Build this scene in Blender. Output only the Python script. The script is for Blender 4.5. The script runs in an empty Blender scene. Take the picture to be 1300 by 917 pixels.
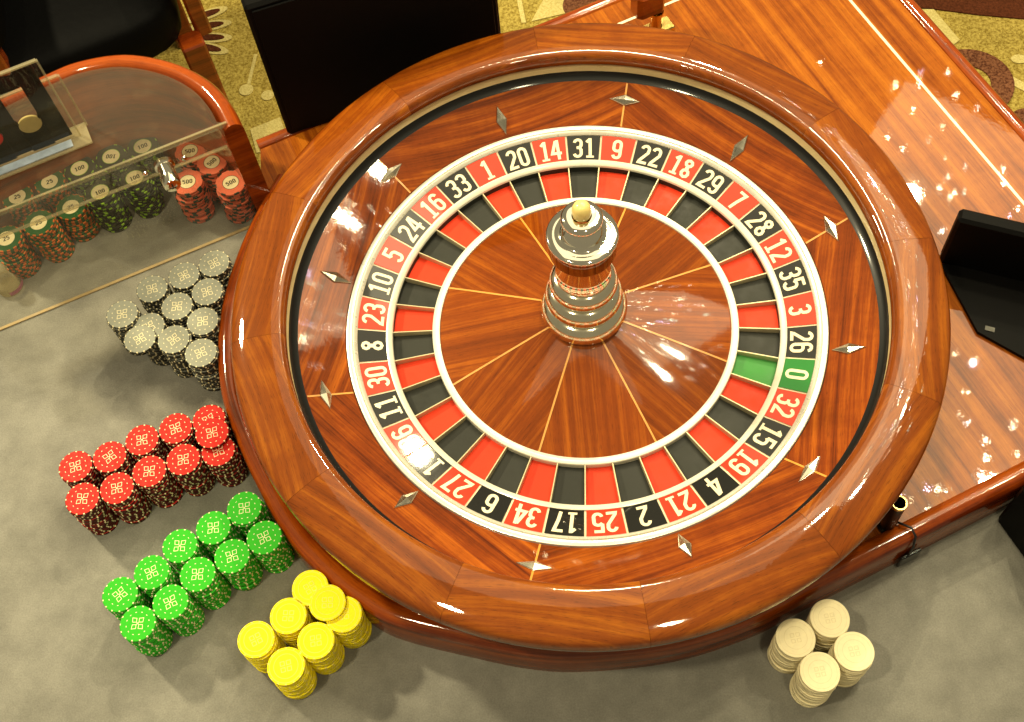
import bpy, math, random
import numpy as np
from mathutils import Vector, Matrix
random.seed(7)
S = bpy.context.scene
COL = S.collection
PI = math.pi
R = math.radians

# ------------------------------------------------------------------ camera
FPX = 1574.99                      # focal length in pixels of a 1300 px wide frame
CYAW, CPITCH, CROLL, CDIST = -0.15854673, 1.05851681, -0.13005505, 1.43999845
ZR = 0.11                          # height of the number ring's outer edge above the felt
_d = np.array([math.sin(CYAW)*math.cos(CPITCH), math.cos(CYAW)*math.cos(CPITCH), -math.sin(CPITCH)])
_r = np.array([math.cos(CYAW), -math.sin(CYAW), 0.0]); _u = np.cross(_r, _d)
_c, _s = math.cos(CROLL), math.sin(CROLL)
_r, _u = _c*_r + _s*_u, -_s*_r + _c*_u
CPOS = np.array([-0.08364415, -0.01107081, ZR]) - _d*CDIST
cam = bpy.data.cameras.new('camera'); co = bpy.data.objects.new('camera', cam); COL.objects.link(co)
cam.sensor_fit = 'HORIZONTAL'; cam.sensor_width = 36; cam.lens = FPX/1300*36
cam.shift_y = -(458.5-414)/1300; cam.clip_start = .05; cam.clip_end = 60
M = Matrix.Identity(4)
for i in range(3):
    M[i][0] = _r[i]; M[i][1] = _u[i]; M[i][2] = -_d[i]; M[i][3] = CPOS[i]
co.matrix_world = M
S.camera = co
def at(px, py, z):
    """point of the place at height z (metres above the felt) on the sight line of a photo pixel"""
    v = _d + _r*(px-650)/FPX - _u*(py-414)/FPX
    t = (z-CPOS[2])/v[2]; X = CPOS + v*t
    return Vector((X[0], X[1], z))

# ------------------------------------------------------------------ world and lamps
W = bpy.data.worlds.new('World'); S.world = W; W.use_nodes = True
bg = W.node_tree.nodes['Background']; bg.inputs[0].default_value = (1.0, .85, .53, 1); bg.inputs[1].default_value = .24
S.view_settings.view_transform = 'Standard'; S.view_settings.look = 'None'
S.view_settings.gamma = 1; S.view_settings.use_curve_mapping = False
S.view_settings.exposure = 0.10
WARM = (1.0, .865, .53)
def area_lamp(name, loc, target, size, size_y, power, color=WARM):
    l = bpy.data.lights.new(name, 'AREA'); l.shape = 'RECTANGLE'; l.size = size; l.size_y = size_y
    l.energy = power; l.color = color
    o = bpy.data.objects.new(name, l); COL.objects.link(o); o.location = loc
    o.rotation_euler = (Vector(target)-Vector(loc)).to_track_quat('-Z', 'Y').to_euler(); return o
def point_lamp(name, loc, power, radius, color=WARM):
    l = bpy.data.lights.new(name, 'POINT'); l.energy = power; l.color = color; l.shadow_soft_size = radius
    o = bpy.data.objects.new(name, l); COL.objects.link(o); o.location = loc; return o
area_lamp('ceiling_glow', (1.05, 1.3, 2.35), (.85, 1.0, 0), 1.0, 1.6, 18)
area_lamp('ceiling_glow', (-.05, 1.0, 2.4), (-.05, .95, 0), 1.5, 2.0, 11)
def down_lamp(loc, target, dia, power):
    o = area_lamp('ceiling_downlight', loc, target, dia, dia, power); o.data.shape = 'DISK'; return o
down_lamp((-.75, -.70, 2.4), (-.35, -.25, 0), .14, 22)
down_lamp((.45, -.75, 2.4), (.25, -.30, 0), .12, 9)
down_lamp((-1.95, .95, 1.85), (-.45, .05, 0), .18, 66)
down_lamp((.24, 1.68, 2.1), (.05, .2, 0), .055, 24)
down_lamp((-.03, 1.15, 2.3), (-.02, .1, 0), .10, 8)
down_lamp((.92, .33, 2.1), (.1, 0, 0), .06, 6)
down_lamp((1.12, .66, 2.1), (.2, .1, 0), .06, 6)
down_lamp((.62, .41, 2.1), (.2, .1, 0), .05, 5)
down_lamp((1.0, 1.66, 2.1), (.4, .2, 0), .05, 8)
rl = random.Random(3)
for k in range(130):
    tint = rl.choice([WARM, WARM, WARM, (1, .9, .7), (1, .9, .5), (.75, .65, 1), (.6, 1, .7), (1, .7, .35)])
    cx, cy = rl.choice([(.98, .75), (.98, .75), (1.0, 1.6), (1.0, 1.75)])
    rad = rl.choice([.12, .20, .28, .36, .44]); an = rl.uniform(0, 2*PI)
    point_lamp('chandelier_crystal', (cx+rad*math.cos(an), cy+rad*math.sin(an), 1.95+.3*(.5-rad)+rl.uniform(-.02, .02)), rl.uniform(.02, .20), rl.uniform(.002, .006), tint)

# ------------------------------------------------------------------ node helpers and materials
MATS = {}
def new_mat(name):
    m = bpy.data.materials.new(name); m.use_nodes = True
    MATS[name] = m
    nt = m.node_tree; return m, nt, nt.nodes['Principled BSDF']
def N(nt, kind, **kw):
    n = nt.nodes.new(kind)
    for k, v in kw.items():
        if hasattr(n, k): setattr(n, k, v)
        else: n.inputs[k.replace('_', ' ')].default_value = v
    return n
def ramp(nt, stops):
    n = nt.nodes.new('ShaderNodeValToRGB'); e = n.color_ramp.elements
    while len(e) < len(stops): e.new(.5)
    for el, (p, c) in zip(e, stops):
        el.position = p; el.color = (*c, 1) if len(c) == 3 else c
    return n
def noise(nt, vec, scale, detail=2, rough=.5, dist=0):
    n = nt.nodes.new('ShaderNodeTexNoise'); n.inputs['Scale'].default_value = scale
    n.inputs['Detail'].default_value = detail; n.inputs['Roughness'].default_value = rough
    n.inputs['Distortion'].default_value = dist
    nt.links.new(vec, n.inputs['Vector']); return n
def mapping(nt, vec, sc):
    n = nt.nodes.new('ShaderNodeMapping'); n.inputs['Scale'].default_value = sc
    nt.links.new(vec, n.inputs['Vector']); return n.outputs[0]
def mixc(nt, fac, a, b, mode='MIX'):
    n = nt.nodes.new('ShaderNodeMix'); n.data_type = 'RGBA'; n.blend_type = mode
    for s, v in ((n.inputs[0], fac), (n.inputs[6], a), (n.inputs[7], b)):
        if hasattr(v, 'is_output'): nt.links.new(v, s)
        elif isinstance(v, (int, float)): s.default_value = v
        else: s.default_value = (*v, 1)
    return n.outputs[2]
def bump(nt, h, strength, dist, normal=None):
    n = nt.nodes.new('ShaderNodeBump'); n.inputs['Strength'].default_value = strength; n.inputs['Distance'].default_value = dist
    nt.links.new(h, n.inputs['Height'])
    if normal: nt.links.new(normal, n.inputs['Normal'])
    return n.outputs[0]

def wood(name, dark, mid, light, coat_rough=.035, band=26, wave=.00012, fig=1.0, tone=1.0):
    """lacquered mahogany; UV in metres, u along the grain"""
    m, nt, b = new_mat(name)
    uv = N(nt, 'ShaderNodeUVMap').outputs[0]
    oi = N(nt, 'ShaderNodeObjectInfo')
    off = nt.nodes.new('ShaderNodeVectorMath'); off.operation = 'SCALE'; off.inputs[0].default_value = (7.3, 3.1, 0)
    nt.links.new(oi.outputs['Random'], off.inputs['Scale'])
    ad = nt.nodes.new('ShaderNodeVectorMath'); ad.operation = 'ADD'
    nt.links.new(uv, ad.inputs[0]); nt.links.new(off.outputs[0], ad.inputs[1]); v = ad.outputs[0]
    bands = noise(nt, mapping(nt, v, (2.2, band, 1)), 1, 4, .55, .35)
    fib = noise(nt, mapping(nt, v, (14, 420, 1)), 1, 3, .6)
    mott = noise(nt, mapping(nt, v, (34, 16, 1)), 1, 3, .6, .4)
    pores = noise(nt, mapping(nt, v, (90, 1500, 1)), 1, 2, .5)
    a = nt.nodes.new('ShaderNodeMath'); a.operation = 'MULTIPLY_ADD'; a.inputs[1].default_value = .36; 
    nt.links.new(fib.outputs[0], a.inputs[0])
    sb = N(nt, 'ShaderNodeMath', operation='SUBTRACT'); sb.inputs[1].default_value = .03; nt.links.new(bands.outputs[0], sb.inputs[0]); nt.links.new(sb.outputs[0], a.inputs[2])
    a2 = nt.nodes.new('ShaderNodeMath'); a2.operation = 'MULTIPLY_ADD'; a2.inputs[1].default_value = .22
    nt.links.new(mott.outputs[0], a2.inputs[0]); nt.links.new(a.outputs[0], a2.inputs[2])
    rp = ramp(nt, [(.75-.19/fig, dark), (.75, mid), (.75+.20/fig, light)]); nt.links.new(a2.outputs[0], rp.inputs[0])
    pr = ramp(nt, [(.30, (.45, .45, .45)), (.42, (1, 1, 1))]); nt.links.new(pores.outputs[0], pr.inputs[0])
    c = mixc(nt, .8, rp.outputs[0], pr.outputs[0], 'MULTIPLY')
    tr = ramp(nt, [(0, (1-.22*tone, 1-.26*tone, 1-.3*tone)), (1, (1+.14*tone, 1+.1*tone, 1+.06*tone))]); nt.links.new(oi.outputs['Random'], tr.inputs[0])
    c = mixc(nt, 1.0, c, tr.outputs[0], 'MULTIPLY')
    nt.links.new(c, b.inputs['Base Color'])
    b.inputs['Roughness'].default_value = .5; b.inputs['Specular IOR Level'].default_value = .08
    b.inputs['Coat Weight'].default_value = 1; b.inputs['Coat Roughness'].default_value = coat_rough; b.inputs['Coat IOR'].default_value = 1.5; b.inputs['Coat Tint'].default_value = (1, .86, .58, 1)
    tc = N(nt, 'ShaderNodeTexCoord').outputs['Object']
    wv = noise(nt, tc, 28, 2, .5)
    w2 = noise(nt, tc, 220, 2, .5)
    bb = bump(nt, wv.outputs[0], 1.0, wave*1.6)
    bb = bump(nt, w2.outputs[0], 1.0, wave*.34, bb)
    nt.links.new(bb, b.inputs['Coat Normal'])
    sm = noise(nt, tc, 9, 3, .6); sr = ramp(nt, [(.35, (coat_rough*.6,)*3), (.75, (coat_rough*2.0,)*3)])
    nt.links.new(sm.outputs[0], sr.inputs[0]); nt.links.new(sr.outputs[0], b.inputs['Coat Roughness'])
    return m
wood('mahogany', (.072, .0135, .0012), (.190, .0465, .0031), (.33, .108, .0074), band=105, fig=.45, tone=.28, wave=.00008)
wood('mahogany_stator', (.060, .0088, .0012), (.19, .038, .0032), (.39, .112, .010), band=90, fig=.85, tone=.6, wave=.00008)
wood('mahogany_cone', (.085, .0145, .0015), (.20, .044, .0033), (.33, .094, .0075), band=130, fig=.44, tone=.7, wave=.00005)
wood('mahogany_deck', (.17, .036, .0035), (.34, .098, .0085), (.50, .18, .017), coat_rough=.02, band=70, wave=.00004)
wood('mahogany_rail', (.10, .0145, .0016), (.25, .046, .004), (.38, .092, .008), coat_rough=.06, band=60)
wood('red_wood', (.09, .015, .003), (.20, .036, .006), (.31, .068, .010), coat_rough=.09, band=40)
wood('dark_wood', (.03, .008, .003), (.07, .018, .006), (.12, .03, .01), coat_rough=.12)

def plain(name, col, rough=.5, metal=0, coat=0, coat_rough=.05, spec=.5, var=0.0, vscale=60, bmp=0.0, bscale=300):
    m, nt, b = new_mat(name)
    b.inputs['Roughness'].default_value = rough; b.inputs['Metallic'].default_value = metal
    b.inputs['Coat Weight'].default_value = coat; b.inputs['Coat Roughness'].default_value = coat_rough
    b.inputs['Specular IOR Level'].default_value = spec
    b.inputs['Base Color'].default_value = (*col, 1)
    tc = N(nt, 'ShaderNodeTexCoord').outputs['Object']
    if var:
        n = noise(nt, tc, vscale, 4, .6); rp = ramp(nt, [(.3, tuple(x*(1-var) for x in col)), (.7, tuple(min(1, x*(1+var)) for x in col))])
        nt.links.new(n.outputs[0], rp.inputs[0]); nt.links.new(rp.outputs[0], b.inputs['Base Color'])
        rr = ramp(nt, [(.3, (max(0, rough*.75),)*3), (.7, (min(1, rough*1.3),)*3)]); nt.links.new(n.outputs[0], rr.inputs[0]); nt.links.new(rr.outputs[0], b.inputs['Roughness'])
    if bmp:
        n = noise(nt, tc, bscale, 2, .5); nt.links.new(bump(nt, n.outputs[0], 1, bmp), b.inputs['Normal'])
    return m
plain('chrome', (.92, .88, .76), .07, 1, var=.05, vscale=40)
plain('gold_chrome', (.92, .86, .68), .10, 1, var=.06, vscale=40)
plain('nickel', (.72, .67, .55), .20, 1, var=.06, vscale=80)
plain('satin_ring', (.76, .74, .66), .28, .4, coat=.4, coat_rough=.1, var=.02, vscale=30)
plain('fret_metal', (.52, .45, .29), .42, .6, var=.06, spec=.2)
plain('ring_white', (.70, .68, .58), .34, .1, coat=.35, coat_rough=.15, var=.02, spec=.3)
plain('brass', (.72, .50, .16), .2, 1, var=.1)
plain('ivory', (.80, .62, .22), .3, 0, coat=.3, var=.05, vscale=90)
plain('tile_red', (.66, .033, .010), .5, spec=.1, coat=1, coat_rough=.03, bmp=.000008, bscale=160, var=.05)
plain('tile_black', (.009, .009, .008), .5, spec=.05, coat=1, coat_rough=.03, bmp=.000008, bscale=160)
plain('tile_green', (.010, .17, .020), .5, spec=.05, coat=1, coat_rough=.03, bmp=.000008, bscale=160)
plain('digit_cream', (.78, .68, .47), .4, coat=1, coat_rough=.03, var=.04)
plain('pocket_red', (.66, .042, .014), .5, spec=.15, var=.05, vscale=50)
plain('pocket_black', (.024, .025, .021), .5, spec=.2, var=.15, vscale=50)
plain('pocket_green', (.05, .23, .05), .5, spec=.2, var=.06, vscale=50)
plain('track_cream', (.52, .42, .22), .35, coat=.5, var=.08)
plain('gloss_black', (.004, .004, .004), .4, spec=.2, coat=.35, coat_rough=.08)
plain('inlay_wood', (.62, .27, .035), .4, coat=1, coat_rough=.05, var=.12, vscale=120)
plain('inlay_white', (.86, .78, .55), .4, coat=1, coat_rough=.05, var=.04)
plain('black_plastic', (.0022, .002, .002), .55, spec=.08, bmp=.00002, bscale=900)
plain('sticker', (.07, .065, .05), .5, var=.1, vscale=200)
plain('leather', (.0016, .0016, .0018), .6, spec=.06, bmp=.0006, bscale=60)
plain('cable', (.008, .008, .008), .4)
plain('seam_tan', (.36, .26, .12), .6, var=.2, vscale=80)
def chip_mat(name, col, var=.06):
    return plain(name, col, .55, coat=.04, coat_rough=.3, spec=.15, var=var, vscale=240, bmp=.00004, bscale=900)
chip_mat('chip_red', (.54, .016, .009)); chip_mat('chip_green', (.028, .41, .012)); chip_mat('chip_yellow', (.95, .80, .010), .03)
chip_mat('chip_grey', (.26, .268, .225)); chip_mat('chip_white', (.88, .78, .50), .04); chip_mat('chip_black', (.013, .015, .011))
chip_mat('chip_pink', (.72, .155, .085)); chip_mat('chip_dark_green', (.018, .095, .026)); chip_mat('chip_cream', (.86, .76, .48), .04)
chip_mat('chip_lime', (.28, .52, .03)); chip_mat('chip_orange', (.62, .14, .02)); chip_mat('chip_teal', (.012, .05, .04)); chip_mat('chip_yellow_print', (.93, .78, .14)); chip_mat('chip_ivory_print', (.77, .66, .39)); chip_mat('chip_gold', (.45, .36, .15))
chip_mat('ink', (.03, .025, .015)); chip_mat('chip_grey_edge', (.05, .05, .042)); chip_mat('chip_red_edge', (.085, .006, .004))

# felt: mottled grey suede
m, nt, b = new_mat('felt')
tc = N(nt, 'ShaderNodeTexCoord').outputs['Object']
n1 = noise(nt, tc, 7, 5, .62, .6); n2 = noise(nt, tc, 26, 4, .6); n3 = noise(nt, tc, 520, 3, .7)
rp = ramp(nt, [(.28, (.196, .190, .166)), (.5, (.222, .215, .190)), (.74, (.248, .241, .214))]); nt.links.new(n1.outputs[0], rp.inputs[0])
rq = ramp(nt, [(.3, (.80, .80, .80)), (.7, (1.12, 1.12, 1.12))]); nt.links.new(n2.outputs[0], rq.inputs[0])
rs = ramp(nt, [(.3, (.82, .82, .82)), (.7, (1.12, 1.12, 1.12))]); nt.links.new(n3.outputs[0], rs.inputs[0])
c = mixc(nt, 1, rp.outputs[0], rq.outputs[0], 'MULTIPLY'); c = mixc(nt, 1, c, rs.outputs[0], 'MULTIPLY')
nt.links.new(c, b.inputs['Base Color']); b.inputs['Roughness'].default_value = .95; b.inputs['Specular IOR Level'].default_value = .15
b.inputs['Sheen Weight'].default_value = .15
nt.links.new(bump(nt, n3.outputs[0], .6, .0005), b.inputs['Normal'])
def carpet_mat(name, lo, hi):
    m, nt, b = new_mat(name)
    tc = N(nt, 'ShaderNodeTexCoord').outputs['Object']
    a = noise(nt, tc, 190, 3, .7); z = noise(nt, tc, 6, 2, .5)
    rp = ramp(nt, [(.36, lo), (.62, hi)]); nt.links.new(a.outputs[0], rp.inputs[0])
    rq = ramp(nt, [(.3, (.85, .85, .85)), (.7, (1.1, 1.1, 1.1))]); nt.links.new(z.outputs[0], rq.inputs[0])
    nt.links.new(mixc(nt, 1, rp.outputs[0], rq.outputs[0], 'MULTIPLY'), b.inputs['Base Color'])
    b.inputs['Roughness'].default_value = 1; b.inputs['Specular IOR Level'].default_value = .05
    nt.links.new(bump(nt, a.outputs[0], .8, .004), b.inputs['Normal'])
carpet_mat('carpet_gold', (.22, .15, .025), (.52, .40, .10))
carpet_mat('carpet_brown', (.07, .022, .012), (.24, .10, .05))
carpet_mat('carpet_maroon', (.06, .018, .008), (.11, .032, .014))
carpet_mat('carpet_light', (.52, .42, .14), (.68, .58, .24))
# clear acrylic sheet: a thin clear slab that mostly lets light straight through
def acrylic(name, tint, haze, hazecol):
    m, nt, b = new_mat(name)
    out = nt.nodes['Material Output']; nt.nodes.remove(b)
    tr = N(nt, 'ShaderNodeBsdfTransparent'); tr.inputs[0].default_value = (*tint, 1)
    gl = N(nt, 'ShaderNodeBsdfGlossy'); gl.inputs['Roughness'].default_value = .03; gl.inputs[0].default_value = (1, 1, 1, 1)
    tc = N(nt, 'ShaderNodeTexCoord').outputs['Object']
    nt.links.new(bump(nt, noise(nt, tc, 12, 2, .5).outputs[0], .6, .002), gl.inputs['Normal'])
    df = N(nt, 'ShaderNodeBsdfDiffuse'); df.inputs[0].default_value = (*hazecol, 1)
    fr0 = N(nt, 'ShaderNodeFresnel'); fr0.inputs['IOR'].default_value = 1.49
    ge = N(nt, 'ShaderNodeNewGeometry'); fr = N(nt, 'ShaderNodeMath', operation='MULTIPLY'); iv = N(nt, 'ShaderNodeMath', operation='SUBTRACT'); iv.inputs[0].default_value = 1
    nt.links.new(ge.outputs['Backfacing'], iv.inputs[1]); nt.links.new(fr0.outputs[0], fr.inputs[0]); nt.links.new(iv.outputs[0], fr.inputs[1])
    m1 = N(nt, 'ShaderNodeMixShader'); nt.links.new(fr.outputs[0], m1.inputs[0]); nt.links.new(tr.outputs[0], m1.inputs[1]); nt.links.new(gl.outputs[0], m1.inputs[2])
    m2 = N(nt, 'ShaderNodeMixShader'); m2.inputs[0].default_value = haze
    nt.links.new(m1.outputs[0], m2.inputs[1]); nt.links.new(df.outputs[0], m2.inputs[2]); nt.links.new(m2.outputs[0], out.inputs[0])
acrylic('acrylic', (.955, .95, .925), .035, (.55, .50, .38))
acrylic('acrylic_edge', (.82, .78, .66), .20, (.72, .64, .42))
acrylic('acrylic_clear', (.95, .94, .91), .008, (.7, .62, .5))

# ------------------------------------------------------------------ mesh helpers
class MB:
    def __init__(s): s.v = []; s.f = []; s.m = []; s.uv = []; s.mats = []
    def mi(s, mat):
        if mat not in s.mats: s.mats.append(mat)
        return s.mats.index(mat)
    def face(s, idx, mat, uv=None): s.f.append(tuple(idx)); s.m.append(s.mi(mat)); s.uv.append(uv)
    def quadstrip_grid(s, grid, mat, uvg=None, flip=False):
        base = len(s.v); n = len(grid); k = len(grid[0])
        for row in grid: s.v.extend(row)
        for i in range(n-1):
            for j in range(k-1):
                q = [(i, j), (i+1, j), (i+1, j+1), (i, j+1)]
                if flip: q = q[::-1]
                s.face([base+a*k+c for a, c in q], mat, [uvg[a][c] for a, c in q] if uvg else None)
    def prism(s, pts, z0, z1, mat, side=None, uvdir=0.0, bottom=True, bmat=None):
        """extruded polygon, counter-clockwise pts"""
        side = side or mat; b = len(s.v); n = len(pts)
        if sum(pts[i][0]*pts[(i+1) % n][1]-pts[(i+1) % n][0]*pts[i][1] for i in range(n)) < 0: pts = pts[::-1]
        cu, su = math.cos(uvdir), math.sin(uvdir)
        U = lambda p: (p[0]*cu+p[1]*su, -p[0]*su+p[1]*cu)
        s.v += [(p[0], p[1], z0) for p in pts] + [(p[0], p[1], z1) for p in pts]
        s.face([b+n+i for i in range(n)], mat, [U(p) for p in pts])
        if bottom: s.face([b+i for i in range(n)][::-1], bmat or side, [U(p) for p in pts][::-1])
        d = 0
        for i in range(n):
            j = (i+1) % n; L = math.hypot(pts[j][0]-pts[i][0], pts[j][1]-pts[i][1])
            s.face([b+i, b+j, b+n+j, b+n+i], side, [(d, z0), (d+L, z0), (d+L, z1), (d, z1)]); d += L
    def box(s, M4, sx, sy, sz, mat, ch=0.0):
        """chamfered box centred on M4; uv along local x"""
        hx, hy, hz = sx/2, sy/2, sz/2; c = ch
        if c <= 0:
            P = [(x, y, z) for z in (-hz, hz) for y in (-hy, hy) for x in (-hx, hx)]
            F = [(0, 2, 3, 1), (4, 5, 7, 6), (0, 1, 5, 4), (2, 6, 7, 3), (0, 4, 6, 2), (1, 3, 7, 5)]
        else:
            P = []; ix = {}
            for sxn in (-1, 1):
                for syn in (-1, 1):
                    for szn in (-1, 1):
                        for ax in range(3):
                            h = [hx-c, hy-c, hz-c]; h[ax] = [hx, hy, hz][ax]
                            ix[(sxn, syn, szn, ax)] = len(P); P.append((sxn*h[0], syn*h[1], szn*h[2]))
            F = []
            for ax in range(3):
                o = [a for a in range(3) if a != ax]
                for sg in (-1, 1):
                    q = []
                    for a, b2 in ((-1, -1), (1, -1), (1, 1), (-1, 1)):
                        k = [0, 0, 0]; k[ax] = sg; k[o[0]] = a; k[o[1]] = b2; q.append(ix[(*k, ax)])
                    F.append(q)
            for ax in range(3):
                o = [a for a in range(3) if a != ax]
                for a in (-1, 1):
                    for b2 in (-1, 1):
                        k1 = [0, 0, 0]; k1[o[0]] = a; k1[o[1]] = b2
                        ka = list(k1); ka[ax] = -1; kb = list(k1); kb[ax] = 1
                        F.append([ix[(*ka, o[0])], ix[(*kb, o[0])], ix[(*kb, o[1])], ix[(*ka, o[1])]])
            for k in [(a, b2, c2) for a in (-1, 1) for b2 in (-1, 1) for c2 in (-1, 1)]:
                F.append([ix[(*k, 0)], ix[(*k, 1)], ix[(*k, 2)]])
            # orient outwards
            G = []
            for f in F:
                vs = [Vector(P[i]) for i in f]; nn = (vs[1]-vs[0]).cross(vs[2]-vs[0]); cc = sum(vs, Vector())/len(vs)
                G.append(f if nn.dot(cc) > 0 else f[::-1])
            F = G
        if M4.to_3x3().determinant() < 0: F = [f[::-1] for f in F]
        b = len(s.v); s.v += [tuple(M4 @ Vector(p)) for p in P]
        for f in F: s.face([b+i for i in f], mat, [(P[i][0], P[i][1]+P[i][2]) for i in f])
    def lathe(s, prof, mat, n=64, a0=0.0, a1=2*PI, uvfun=None, mats=None, M4=None):
        full = abs(a1-a0-2*PI) < 1e-6; k = n if full else n+1; b = len(s.v)
        for r, z in prof:
            for i in range(k):
                a = a0+(a1-a0)*i/n; p = (r*math.cos(a), r*math.sin(a), z)
                s.v.append(tuple(M4 @ Vector(p)) if M4 else p)
        arc = [0.0]
        for q in range(1, len(prof)): arc.append(arc[-1]+math.hypot(prof[q][0]-prof[q-1][0], prof[q][1]-prof[q-1][1]))
        for q in range(len(prof)-1):
            for i in range(n):
                j = (i+1) % k; ii = i+1
                idx = [(q, i, i), (q, j, ii), (q+1, j, ii), (q+1, i, i)]
                uv = [uvfun(prof[a][0], a0+(a1-a0)*c/n, arc[a]) if uvfun else (prof[a][0]*(a0+(a1-a0)*c/n), arc[a]) for a, _, c in idx]
                f = [b+a*k+c for a, c, _ in idx]
                s.face(f[::-1], mats[q] if mats else mat, uv[::-1])
    def tube(s, path, r, mat, n=8, cap=True):
        P = [Vector(p) for p in path]; b = len(s.v); up = Vector((0, 0, 1)); d = 0
        rr = r if isinstance(r, (list, tuple)) else [r]*len(P)
        for i, p in enumerate(P):
            t = (P[min(i+1, len(P)-1)]-P[max(i-1, 0)]).normalized()
            x = t.cross(up); x = x.normalized() if x.length > 1e-4 else t.cross(Vector((1, 0, 0))).normalized()
            y = x.cross(t)
            for k in range(n):
                a = 2*PI*k/n; s.v.append(tuple(p+(x*math.cos(a)+y*math.sin(a))*rr[i]))
        for i in range(len(P)-1):
            for k in range(n):
                k2 = (k+1) % n
                s.face([b+i*n+k, b+i*n+k2, b+(i+1)*n+k2, b+(i+1)*n+k], mat, [(i*.02, k*.003), (i*.02, k*.003+.003), (i*.02+.02, k*.003+.003), (i*.02+.02, k*.003)])
        if cap:
            s.face([b+k for k in range(n)][::-1], mat, [(0, 0)]*n); s.face([b+(len(P)-1)*n+k for k in range(n)], mat, [(0, 0)]*n)
    def mesh(s, name, smooth=30):
        me = bpy.data.meshes.new(name); me.from_pydata(s.v, [], s.f); 
        for mt in s.mats: me.materials.append(MATS[mt])
        me.polygons.foreach_set('material_index', s.m)
        uvl = me.uv_layers.new(name='UVMap'); li = 0; flat = []
        for f, u in zip(s.f, s.uv):
            if u is None: u = [(s.v[i][0], s.v[i][1]) for i in f]
            for q in u: flat += [q[0], q[1]]
        uvl.data.foreach_set('uv', flat)
        me.update()
        if smooth:
            me.shade_smooth(); me.set_sharp_from_angle(angle=R(smooth))
        return me
    def build(s, name, parent=None, smooth=30, loc=None):
        o = bpy.data.objects.new(name, s.mesh(name, smooth)); COL.objects.link(o)
        if parent: o.parent = parent
        if loc: o.location = loc
        return o
def empty(name, loc=(0, 0, 0)):
    o = bpy.data.objects.new(name, None); COL.objects.link(o); o.location = loc; o.empty_display_size = .05; return o
def tag(o, label=None, cat=None, group=None, kind=None):
    if label: o['label'] = label
    if cat: o['category'] = cat
    if group: o['group'] = group
    if kind: o['kind'] = kind
    return o
def link_mesh(name, me, parent=None, loc=(0, 0, 0), rz=0.0):
    o = bpy.data.objects.new(name, me); COL.objects.link(o)
    if parent: o.parent = parent
    o.location = loc; o.rotation_euler = (0, 0, rz); return o
def offset_path(P, d):
    out = []
    for i in range(len(P)):
        a = P[max(i-1, 0)]; c = P[min(i+1, len(P)-1)]; t = Vector((c[0]-a[0], c[1]-a[1])).normalized()
        out.append((P[i][0]-t.y*d, P[i][1]+t.x*d))
    return out
def smooth_path(P, n=6):
    """Catmull-Rom through 2D points"""
    out = []
    Q = [P[0]]+list(P)+[P[-1]]
    for i in range(1, len(Q)-2):
        p0, p1, p2, p3 = [np.array(q[:2], float) for q in Q[i-1:i+3]]
        for k in range(n):
            t = k/n; out.append(tuple(.5*((2*p1)+(-p0+p2)*t+(2*p0-5*p1+4*p2-p3)*t*t+(-p0+3*p1-3*p2+p3)*t**3)))
    out.append(tuple(P[-1][:2])); return out
def sweep(mb, path, prof, mat, caps=True):
    """path: 2D centre line; prof: (offset to the left, height), uv along the path"""
    d = 0; grid = []; uvg = []
    arc = [0]
    for q in range(1, len(prof)): arc.append(arc[-1]+math.hypot(prof[q][0]-prof[q-1][0], prof[q][1]-prof[q-1][1]))
    for i in range(len(path)):
        a = path[max(i-1, 0)]; c = path[min(i+1, len(path)-1)]; t = Vector((c[0]-a[0], c[1]-a[1])).normalized()
        if i: d += math.hypot(path[i][0]-path[i-1][0], path[i][1]-path[i-1][1])
        grid.append([(path[i][0]-t.y*o, path[i][1]+t.x*o, z) for o, z in prof]); uvg.append([(d, k) for k in arc])
    mb.quadstrip_grid(grid, mat, uvg)
    if caps:
        for row, fl in ((grid[0], False), (grid[-1], True)):
            b = len(mb.v); mb.v.extend(row); ix = [b+k for k in range(len(row))]
            mb.face(ix[::-1] if fl else ix, mat, [(p[0]*0+o, z) for p, (o, z) in zip(row, prof)])
def bull(w, z0, z1, n=7):
    """bullnose profile going from right side (-w) over the top to the left (+w)"""
    r = w; P = [(-w, z0)]
    for k in range(n+1):
        a = PI-PI*k/n; P.append((r*math.cos(a), z1-r*.75+r*.75*math.sin(a)))
    P.append((w, z0)); return P

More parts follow.
